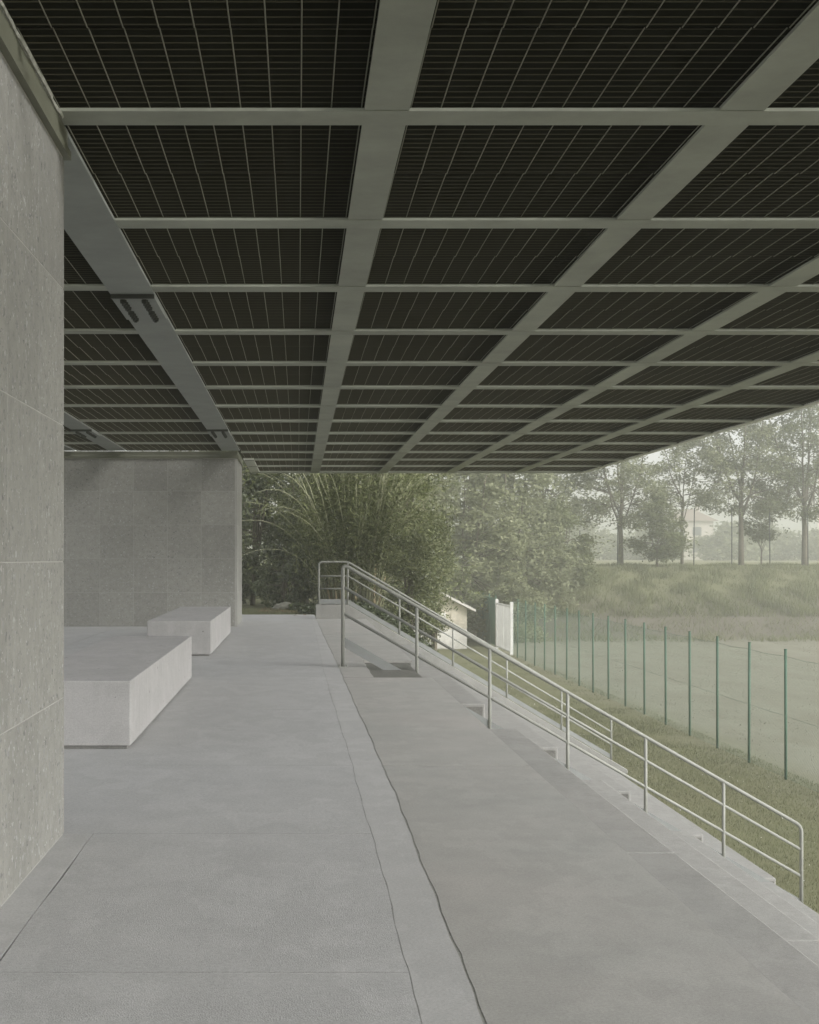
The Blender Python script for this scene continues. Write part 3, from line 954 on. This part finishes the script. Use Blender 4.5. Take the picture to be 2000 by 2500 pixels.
# ------------------------------------------------------------------ trees
def bez(p0, p1, p2, n):
    return [p0 * (1 - t) ** 2 + p1 * 2 * t * (1 - t) + p2 * t * t for t in [i / (n - 1) for i in range(n)]]
def tree(name, label, x, y, h, crown_lo, rad, npads, padr, nl, mat, leaf=(0.20, 0.10), trunk=0.13, limbs=6, fork=0.33, seed=1, flat=0.62,
         shape=0.75, cat='tree', group=None, lean=0.0, sparse=1.0, z=None):
    r = random.Random(seed)
    zb = float(ground_z(x, y)) if z is None else z
    root = empty(name, (x, y, zb))
    b = MB()
    zf = h * fork
    trunk *= 0.82
    tp = []
    for i in range(6):
        t = i / 5
        tp.append(Vector((lean * t + r.uniform(-.04, .04) * t, r.uniform(-.04, .04) * t, zf * t - (0.15 if i == 0 else 0))))
    b.tube(tp, [trunk * (1.25 - 0.45 * i / 5) for i in range(6)], 8)
    top = tp[-1]
    nodes = []
    for k in range(limbs):
        a = 2 * math.pi * (k + r.uniform(-.3, .3)) / limbs
        up = r.uniform(0.70, 0.98)
        out = rad * r.uniform(0.35, 0.75) if k else rad * 0.1
        end = Vector((top.x + math.cos(a) * out, top.y + math.sin(a) * out, zf + (h - zf) * up))
        st_ = tp[r.choice([3, 4, 5, 5])]
        ctl = Vector(((st_.x + end.x) / 2 + math.cos(a) * out * 0.25, (st_.y + end.y) / 2 + math.sin(a) * out * 0.25, st_.z + (end.z - st_.z) * 0.35))
        path = bez(st_, ctl, end, 9)
        path = [p + Vector((r.uniform(-.07, .07), r.uniform(-.07, .07), 0)) * (1 if 0 < i < 8 else 0) for i, p in enumerate(path)]
        r0 = trunk * r.uniform(0.42, 0.62)
        b.tube(path, [r0 * (1 - 0.82 * i / 8) for i in range(9)], 6)
        nodes += [(p, r0 * (1 - 0.82 * i / 8)) for i, p in enumerate(path)][2:]
    cents = []; npts = []
    zc0 = crown_lo
    tries = 0
    while len(cents) < npads and tries < npads * 30:
        tries += 1
        t = r.random()
        zz = zc0 + (h - zc0) * t
        prof = max(0.12, math.sin(math.pi * min(1, (t * 0.86 + 0.14)) ** shape)) * rad
        a = r.uniform(0, 2 * math.pi); q = math.sqrt(r.uniform(0.02, 1.0))
        c = Vector((top.x + math.cos(a) * prof * q, top.y + math.sin(a) * prof * q, zz))
        if all((c - e).length > padr * 0.62 for e in cents[-60:]):
            cents.append(c)
    pts = []
    for c in cents:
        best = min(nodes, key=lambda nd: (nd[0] - c).length + (0.6 if nd[0].z > c.z else 0))
        p, rr = best
        if (p - c).length > 0.25:
            mid = (p + c) / 2 + Vector((r.uniform(-.15, .15), r.uniform(-.15, .15), r.uniform(-.05, .25)))
            b.tube(bez(p, mid, c, 5), [max(0.008, rr * 0.5) * (1 - 0.8 * i / 4) + 0.003 for i in range(5)], 4, caps=False)
        R_ = padr * r.uniform(0.6, 1.25)
        m = int(nl * (R_ / padr) ** 2 * sparse)
        d = rng.normal(size=(m, 3)); d = unit(d) * (rng.uniform(0, 1, (m, 1)) ** 0.5)
        d[:, 2] *= flat
        d[:, 2] -= 0.15 * (d[:, 0] ** 2 + d[:, 1] ** 2)
        # ragged edge: a few fingers per pad
        for _ in range(4):
            a = r.uniform(0, 2 * math.pi); u = np.array([math.cos(a), math.sin(a), r.uniform(-.3, .3)])
            sel = (d @ u) > 0.55
            d[sel] *= r.uniform(1.0, 1.5)
        pts.append(np.array(c[:]) + d * R_)
    pts = np.concatenate(pts)
    tr = b.build('trunk', M['bark'], root, True)
    me_ = np_mesh('crown', leaves(pts, leaf[0], leaf[1], 0.15, 0.45), 4, mat)
    link('crown', me_, root)
    tag(root, label, cat, group)
    return root
GT = 'trees along the far bank'
tree('bank_tree', 'leafy tree with straight bare trunk beside a tall dark post, leftmost of the bank trees', 20.4, 88, 11.0, 2.7, 3.6, 125, 0.76, 150, M['leaf_tree'], seed=3, trunk=0.17, fork=0.36, group=GT)
tree('shrubby_tree', 'low shrubby tree with foliage nearly to the ground between two bank trees', 22.3, 86.5, 4.6, 0.6, 1.6, 46, 0.6, 170, M['leaf_dark'], seed=4, trunk=0.09, fork=0.2, group=GT)
tree('bank_tree', 'thin sparse tree with open upright branches, second from the left on the bank', 24.4, 88.5, 10.2, 3.6, 2.5, 60, 0.62, 115, M['leaf_tree'], seed=5, trunk=0.11, fork=0.42, group=GT, limbs=4)
tree('bank_tree', 'tall tree forking into several upright limbs in the middle of the bank', 28.0, 88, 11.8, 3.3, 3.2, 118, 0.72, 140, M['leaf_tree'], seed=16, trunk=0.19, fork=0.42, group=GT, limbs=7)
tree('bank_tree', 'dark-trunked wide tree with a low fork at the right edge of the photo', 32.0, 88, 12.6, 3.2, 3.7, 130, 0.78, 145, M['leaf_dark'], seed=17, trunk=0.21, fork=0.30, group=GT, limbs=6)
tree('bank_tree', 'tree whose branches reach in from beyond the right edge of the photo', 36.6, 89, 12, 3.4, 3.6, 110, 0.8, 150, M['leaf_tree'], seed=8, trunk=0.2, fork=0.34, group=GT)
tree('round_bush', 'rounded dark green bushy tree on the bank beside the big leafy mass', 15.2, 82, 5.2, 0.2, 2.6, 85, 0.65, 210, M['leaf_dark'], seed=9, trunk=0.12, fork=0.2, flat=0.55)
tree('drooping_bush', 'low bush hanging beside the trunk of the rightmost tree', 30.6, 92, 4.2, 1.6, 1.2, 22, 0.5, 130, M['leaf_dark'], seed=10, trunk=0.06, fork=0.3)
GL = 'big trees behind the shed'
tree('broad_tree', 'large pale green tree rising behind the shed next to the bamboo', 8.6, 74, 12.5, 0.8, 3.6, 150, 0.85, 150, M['leaf_tree'], leaf=(0.27, 0.13), seed=11, trunk=0.22, fork=0.2, group=GL, flat=0.5)
tree('broad_tree', 'large dense tree standing just left of the gate', 11.6, 77, 11.5, 0.2, 3.7, 150, 0.85, 150, M['leaf_grey'], leaf=(0.27, 0.13), seed=12, trunk=0.22, fork=0.2, group=GL, flat=0.5)
tree('broad_tree', 'tall leafy tree above the rounded dark bush', 15.6, 90, 12.5, 2.4, 4.5, 150, 0.88, 165, M['leaf_tree'], seed=13, trunk=0.2, fork=0.28, group=GL)
tree('low_bush', 'low spreading bush at the foot of the big trees beside the gate', 10.9, 71.5, 3.4, 0.1, 2.1, 60, 0.6, 180, M['leaf_tree'], seed=14, trunk=0.07, fork=0.2, flat=0.55, cat='bush')
tree('low_bush', 'low bush directly behind the shed roof', 7.4, 71.0, 4.2, 0.2, 2.2, 60, 0.65, 190, M['leaf_dark'], seed=15, trunk=0.07, fork=0.2, flat=0.55, cat='bush')

# far hedges beyond the field
for i, (x0, y, hh, rad, lab) in enumerate(((59, 190, 5.2, 4.8, 'hazy bush right of the distant house'), (67, 200, 5.4, 5.5, 'hazy far bush behind the tall middle tree'),
        (75, 195, 5.2, 5.5, 'hazy far bush between the two rightmost trees'), (83, 205, 5.8, 6.5, 'hazy far bush at the right edge'), (52.0, 205, 4.6, 4.6, 'hazy far bush left of the distant house'),
        (44, 210, 5.6, 6.0, 'hazy far bush behind the leftmost bank tree'), (36, 200, 5.6, 6.0, 'hazy far bush left of the leftmost bank tree'))):
    tree('distant_bush', lab, x0, y, hh, 0.2, rad, 75, 1.4, 70, M['leaf_grey'], leaf=(0.6, 0.38), seed=30 + i, trunk=0.15, fork=0.25, flat=0.6, cat='bush', group='distant bushes beyond the field')

# ------------------------------------------------------------------ distant house
hx, hy = 65.6, 230.0
hz = float(ground_z(hx, hy))
H = empty('distant_house', (hx, hy, hz))
keep_world(MB().box(hx - 4.5, hx + 3.0, hy, hy + 9, hz - 1, hz + 6.4).build('wall', M['housewall']), H)
keep_world(MB().prism([(hx - 5.2, hz + 6.4), (hx + 3.7, hz + 6.4), (hx - 0.75, hz + 8.4)], 1, hy - 0.7, hy + 9.7).build('roof', M['houseroof']), H)
for wx in (hx - 3.2, hx - 0.4):
    for wz in (1.2, 4.0):
        o = MB().box(wx, wx + 1.4, hy - 0.06, hy - 0.003, hz + wz, hz + wz + 1.4).build('window', M['window']); keep_world(o, H)
keep_world(MB().box(hx - 5.0, hx + 3.4, hy - 1.2, hy - 0.07, hz + 3.05, hz + 3.2).build('balcony', M['houseroof']), H)
keep_world(MB().box(hx + 1.2, hx + 1.9, hy + 4, hy + 4.7, hz + 7.2, hz + 9.3).build('chimney', M['housewall']), H)
tag(H, 'distant pale house with dark roof seen between the bank trees', 'house')

# dark thin posts of the field fence
for i, (px_, lab) in enumerate(((1416, 'thin dark post in front of the rounded bush, leftmost of the bank posts'), (1508, 'tall thin dark post just left of the leftmost bank tree trunk'),
        (1694, 'thin dark post just right of the sparse tree trunk'), (1787, 'thin dark post just left of the tall middle tree'), (1880, 'thin dark post midway between the two rightmost trunks'),
        (1973, 'thin dark post touching the rightmost trunk'))):
    y = 87.0
    x = (px_ - 728) * y / F_PX
    z = float(ground_z(x, y))
    h = 3.6 if i != 1 else 3.9
    if i == 0: h = 2.2
    o = MB().tube([(0, 0, -0.2), (0, 0, h)], 0.035, 8).tube([(0, 0, h), (0, 0, h + 0.03)], 0.045, 8).build('field_post', M['darkpost'], None, True)
    o.location = (x, y, z); o.rotation_euler = (0, random.uniform(-.012, .012), 0)
    tag(o, lab, 'post', 'thin posts along the far bank')

# ------------------------------------------------------------------ bamboo clump and shrubs
BX, BY = 1.35, 34.2
bz = float(ground_z(BX, BY))
bam = empty('bamboo_clump', (BX, BY, bz))
lc = []
def culm(a, out, h, r0, bend, base_r):
    p0 = Vector((math.cos(a) * base_r, math.sin(a) * base_r * 0.7, -0.05))
    p1 = p0 + Vector((math.cos(a) * out * 0.28, math.sin(a) * out * 0.28, h * (0.62 + 0.2 * bend)))
    p2 = p0 + Vector((math.cos(a) * out, math.sin(a) * out, h * (1 - 0.45 * bend)))
    n = 11
    path = bez(p0, p1, p2, n)
    path = [p + Vector((random.uniform(-.02, .02), random.uniform(-.02, .02), 0)) for p in path]
    MB().tube(path, [r0 * (1 - 0.75 * i / (n - 1)) for i in range(n)], 6).build('culm', M['culm'], bam, True)
    return path
for k in range(150):
    a = random.uniform(0, 2 * math.pi)
    u = random.random()
    out = random.choice([random.uniform(0.2, 1.0), random.uniform(0.8, 2.2), random.uniform(1.5, 3.2)])
    h = random.uniform(4.5, 7.5) if out < 1.8 else random.uniform(3.0, 5.6)
    p = culm(a, out, h, random.uniform(0.013, 0.024), min(1, out / 3.2) * random.uniform(0.3, 1.1), random.uniform(0.05, 0.75))
    for _ in range(24):
        t = random.choice((random.uniform(0.25, 0.5), random.uniform(0.3, 1.0)))
        i = min(9, int(t * 10)); q = p[i].lerp(p[i + 1], t * 10 - i)
        lc.append((q + Vector((random.gauss(0, .16), random.gauss(0, .16), random.gauss(0, .10))), 7))
# long arching canes seen against the dark shrubs
for (a, out, h, bd) in ((3.5, 3.0, 3.6, 1.0), (3.6, 2.8, 2.6, 1.2), (3.9, 2.6, 4.4, 0.8), (5.6, 3.0, 2.4, 1.2), (5.9, 3.3, 2.9, 1.1), (5.4, 2.8, 1.9, 1.2), (5.75, 2.6, 1.5, 1.1), (3.75, 2.2, 5.2, .5), (4.1, 2.0, 5.0, .5), (5.2, 2.0, 4.9, .5)):
    culm(a, out, h, 0.017, bd, 0.6)
for k in range(16):                                   # cut pale stubs at the foot
    a = random.uniform(math.pi * 1.05, math.pi * 1.95); b_ = random.uniform(0.3, 0.8)
    p0 = Vector((math.cos(a) * b_, math.sin(a) * b_ * 0.7, -0.05)); p1 = p0 + Vector((math.cos(a) * 0.2 + random.uniform(-.08, .08), -0.05, random.uniform(0.5, 1.2)))
    MB().tube([p0, (p0 + p1) / 2, p1], [0.024, 0.021, 0.017], 6).build('stub', M['stem'], bam, True)
pts = []
for q, n in lc:
    pts.append(np.array(q[:]) + rng.normal(size=(n, 3)) * np.array([.12, .12, .09]))
# bushy skirt low in the clump
sk = rng.normal(size=(9000, 3)) * np.array([0.75, 0.6, 0.75]) + np.array([0, -0.4, 1.75])
pts.append(sk[sk[:, 2] > 0.45])
pts = np.concatenate(pts)
link('foliage', np_mesh('foliage', leaves(pts, 0.15, 0.026, 0.5, 0.15), 4, M['leaf_bamboo']), bam)
tag(bam, 'big bamboo clump with arching canes fanning up behind the railing', 'bamboo')

def shrub(name, label, x, y, w, d, z0, z1, npad, padr, nl, mat, leaf, seed, cat='shrub', group=None, stems=5, taper=0.75):
    r = random.Random(seed)
    zb = float(ground_z(x, y))
    root = empty(name, (x, y, zb))
    b = MB(); pts = []
    tops = []
    for k in range(stems):
        a = r.uniform(0, 6.28)
        e = Vector((math.cos(a) * w * 0.5 * r.random(), math.sin(a) * d * 0.5 * r.random(), z0 + (z1 - z0) * r.uniform(0.5, 0.95)))
        path = bez(Vector((r.uniform(-.25, .25) * w * 0.4, r.uniform(-.25, .25) * d * 0.4, -0.15)), Vector((e.x * 0.4, e.y * 0.4, e.z * 0.6)), e, 7)
        b.tube(path, [0.045 * (1 - 0.8 * i / 6) for i in range(7)], 5); tops += path[1:]
    for k in range(npad):
        t = r.random()
        prof = 1.0 - taper * abs(t - 0.42) ** 1.6
        a = r.uniform(0, 6.28); q = math.sqrt(r.uniform(0.15, 1.0))
        c = Vector((math.cos(a) * w * prof * q, math.sin(a) * d * prof * q, z0 + (z1 - z0) * t))
        p = min(tops, key=lambda v: (v - c).length)
        b.tube([p, (p + c) / 2 + Vector((0, 0, .05)), c], [0.013, 0.009, 0.004], 4, caps=False)
        R_ = padr * r.uniform(0.6, 1.3)
        m = int(nl * (R_ / padr) ** 2)
        dd = unit(rng.normal(size=(m, 3))) * (rng.uniform(0, 1, (m, 1)) ** 0.45) * R_
        dd[:, 2] *= 0.7
        pts.append(np.array(c[:]) + dd)
    b.build('stem', M['bark'], root, True)
    link('foliage', np_mesh('foliage', leaves(np.concatenate(pts), leaf[0], leaf[1], 0.35, 0.3), 4, mat), root)
    return tag(root, label, cat, group)
shrub('laurel_shrub', 'tall glossy dark laurel shrub beside the far stone wall corner', -1.1, 36.2, 1.25, 1.0, 0.3, 5.2, 85, 0.42, 210, M['leaf_laurel'], (0.13, 0.055), 21)
shrub('laurel_shrub', 'dark leafy shrub between the laurel and the bamboo', 0.15, 37.4, 1.3, 1.0, 0.1, 5.0, 75, 0.45, 190, M['leaf_laurel'], (0.11, 0.045), 22)
shrub('laurel_shrub', 'low glossy shrub at the foot of the laurel, above the leaf litter', -0.35, 34.6, 0.75, 0.5, 0.05, 1.5, 26, 0.3, 190, M['leaf_laurel'], (0.12, 0.055), 23)
shrub('laurel_shrub', 'dark shrub seen behind the bamboo canes', 1.7, 39.0, 1.8, 1.0, 0.2, 6.0, 90, 0.5, 180, M['leaf_laurel'], (0.11, 0.045), 24)
shrub('leafy_shrub', 'light green leafy shrub right of the bamboo, above the sloping railing', 2.85, 36.2, 0.85, 0.9, 0.8, 5.9, 95, 0.42, 240, M['leaf_light'], (0.09, 0.038), 25)
shrub('leafy_shrub', 'loose pale shrub hanging over the farther railing toward the shed', 2.55, 32.0, 0.62, 0.5, 0.3, 2.4, 36, 0.34, 200, M['leaf_light'], (0.09, 0.036), 26)
shrub('leafy_shrub', 'pale shrub with bright leaves beside the shed roof', 3.95, 40.5, 0.5, 0.6, 0.6, 4.2, 40, 0.38, 200, M['leaf_light'], (0.09, 0.04), 27)

# evergreen backdrop trees behind the shrubs
GB = 'dark trees behind the bamboo'
tree('backdrop_tree', 'dark tree behind the laurel shrub', -2.0, 46, 11, 0.3, 3.2, 120, 0.9, 170, M['leaf_dark'], leaf=(0.17, 0.08), seed=51, fork=0.2, flat=0.55, group=GB)
tree('backdrop_tree', 'dark tree behind the bamboo canes', 2.6, 48, 11, 0.3, 3.2, 120, 0.9, 170, M['leaf_dark'], leaf=(0.17, 0.08), seed=52, fork=0.2, flat=0.55, group=GB)
tree('backdrop_tree', 'pale tree behind the light green shrub', 4.6, 73, 12, 0.5, 3.2, 120, 0.85, 180, M['leaf_tree'], leaf=(0.17, 0.08), seed=53, fork=0.2, flat=0.55, group=GB)

# rock under the shrubs
def rock(x, y, s, label):
    bm = bmesh.new(); bmesh.ops.create_icosphere(bm, subdivisions=3, radius=1)
    for v in bm.verts:
        n = v.co.copy()
        v.co = Vector((n.x * 1.3, n.y, n.z * 0.7)) * s * (1 + 0.07 * math.sin(n.x * 4 + n.y * 3) + 0.05 * math.sin(n.z * 7 + n.x * 5))
    me_ = bpy.data.meshes.new('rock'); bm.to_mesh(me_); bm.free(); me_.materials.append(M['rock'])
    o = link('rock', me_, None, (x, y, float(ground_z(x, y)) + s * 0.25)); tag(o, label, 'rock')
rock(-0.33, 33.3, 0.2, 'pale mossy rock lying under the shrubs beside the bamboo')

# ------------------------------------------------------------------ grass, litter, flowers
def scatter(n, x0, x1, y0, y1):
    p = np.stack([rng.uniform(x0, x1, n), rng.uniform(y0, y1, n), np.zeros(n)], 1)
    p[:, 2] = ground_z(p[:, 0], p[:, 1]) - 0.01
    return p
def stuff(name, me_, label, cat):
    return tag(link(name, me_), label, cat, kind='stuff')
def clumpy(p, s, keep):
    v = np.sin(p[:, 0] * s + 2.0 * np.sin(p[:, 1] * s * 0.7)) * np.sin(p[:, 1] * s * 1.3 + 1.3 * np.sin(p[:, 0] * s * 0.9))
    return p[v + rng.normal(size=len(p)) * 0.6 > keep]
p = np.concatenate([scatter(70000, 5.75, 9.9, 16, 40), clumpy(scatter(40000, 4.6, 9.9, 40, 62), 1.5, -0.3)])
stuff('lawn_grass', np_mesh('lawn_grass', blades(p, 0.055, 0.011, 0.9), 3, M['grass']), 'short green lawn grass between the bleachers and the fence', 'grass')
p = np.concatenate([scatter(2600, 5.72, 6.0, 15, 28), scatter(1500, 4.5, 6.6, 28.2, 34)])
stuff('edge_grass', np_mesh('edge_grass', blades(p, 0.20, 0.012, 0.7), 3, M['grass']), 'longer grass along the foot of the bleachers', 'grass')
p = clumpy(scatter(15000, -1.6, 1.0, 30.05, 33.6), 2.5, -0.9)
stuff('grass_patch', np_mesh('grass_patch', blades(p, 0.06, 0.010, 0.9), 3, M['grass']), 'short grass at the far end of the terrace', 'grass')
p = clumpy(scatter(60000, 8, 42, 78.4, 91), 1.4, -0.45)
hg = np.clip(0.68 - 0.075 * (p[:, 1] - 81.0), 0.20, 0.68) * (0.75 + 0.45 * np.sin(p[:, 0] * 1.9 + 2 * np.sin(p[:, 1] * 1.1)))
stuff('tall_grass', np_mesh('tall_grass', blades(p, hg, 0.035, 0.9), 3, M['tallgrass']), 'tall wild grass covering the far bank', 'grass')
p = clumpy(scatter(20000, 10, 44, 71.5, 80), 1.1, -0.1)
stuff('dry_grass', np_mesh('dry_grass', blades(p, 0.32, 0.025, 1.6), 3, M['tallgrass']), 'thin dry grass on the bare bank slope', 'grass')
p = scatter(16000, 9.6, 30, 26, 74)
stuff('field_grass', np_mesh('field_grass', blades(p, 0.04, 0.02, 1.2), 3, M['fieldblade']), 'pale short grass of the field behind the fence', 'grass')
p = scatter(2600, -0.9, 1.9, 31.2, 34.2); p[:, 2] += 0.025
p = p[rng.uniform(0, 1, len(p)) < np.clip((p[:, 1] - 31.0) / 1.6, 0, 1)]
stuff('leaf_litter', np_mesh('leaf_litter', leaves(p, 0.10, 0.06, 0, 0.9), 4, M['litter']), 'brown fallen leaves under the shrubs and bamboo', 'leaf litter')
p = scatter(7000, -0.2, 2.2, 30.2, 33.8); p[:, 2] += 0.03 + rng.uniform(0, 0.14, len(p))
p = p[(p[:, 0] > 0.35 + 0.35 * np.sin(p[:, 1] * 2)) | (p[:, 1] > 32.3)]
p2 = scatter(9000, 1.0, 5.6, 28.6, 33.5); p2[:, 2] += 0.03 + rng.uniform(0, 0.25, len(p2))
stuff('ivy', np_mesh('ivy', leaves(np.concatenate([p, p2]), 0.085, 0.065, 0, 0.8), 4, M['ivy']), 'ivy and ground cover beneath the bamboo and along the cheek wall', 'ivy')
p = np.concatenate([clumpy(scatter(1300, 4.8, 7.4, 29, 46), 1.1, 0.3), clumpy(scatter(700, 5.9, 9.0, 17, 34), 1.3, 0.5)]); p[:, 2] += rng.uniform(0.04, 0.14, len(p))
stuff('daisies', np_mesh('daisies', leaves(p, 0.021, 0.020, 0, 0.9), 4, M['petal']), 'tiny white daisies in the lawn', 'flowers')

# a few dry leaves blown onto the terrace
lm = MB()
for i in range(6):
    t = i / 5
    lm.v += [(-0.028 * math.sin(math.pi * t) - 0.001, (t - .5) * 0.09, 0.012 * math.sin(3 * t)), (0, (t - .5) * 0.09, 0.004), (0.028 * math.sin(math.pi * t) + 0.001, (t - .5) * 0.09, 0.014 * math.cos(2 * t))]
for i in range(5):
    for k in range(2):
        lm.face(i * 3 + k, i * 3 + k + 1, i * 3 + 3 + k + 1, i * 3 + 3 + k)
leaf_me = lm.mesh('fallen_leaf', M['litter'])
for x, y, rz in ((-1.42, 29.6, 0.4), (-0.02, 29.75, 1.9), (0.14, 29.5, 2.6), (-0.06, 29.3, 0.9)):
    o = link('fallen_leaf', leaf_me, None, (x, y, 0.006)); o.rotation_euler = (0, 0, rz)
    tag(o, 'small dry brown leaf lying on the far end of the terrace floor', 'leaf', 'dry leaves blown onto the terrace')

# ------------------------------------------------------------------ haze
hb = MB().box(-448, 448, -88, 588, -5.0, 16.5).build('haze', [], None)
hm = bpy.data.materials.new('haze_air'); hm.use_nodes = True
nt = hm.node_tree
for n in list(nt.nodes): nt.nodes.remove(n)
out = nt.nodes.new('ShaderNodeOutputMaterial')
pv = nt.nodes.new('ShaderNodeVolumePrincipled')
pv.inputs['Color'].default_value = (0.92, 0.93, 0.85, 1)
pv.inputs['Density'].default_value = 0.0043
pv.inputs['Anisotropy'].default_value = 0.6
nt.links.new(pv.outputs[0], out.inputs['Volume'])
hb.data.materials.append(hm)
hb['kind'] = 'stuff'
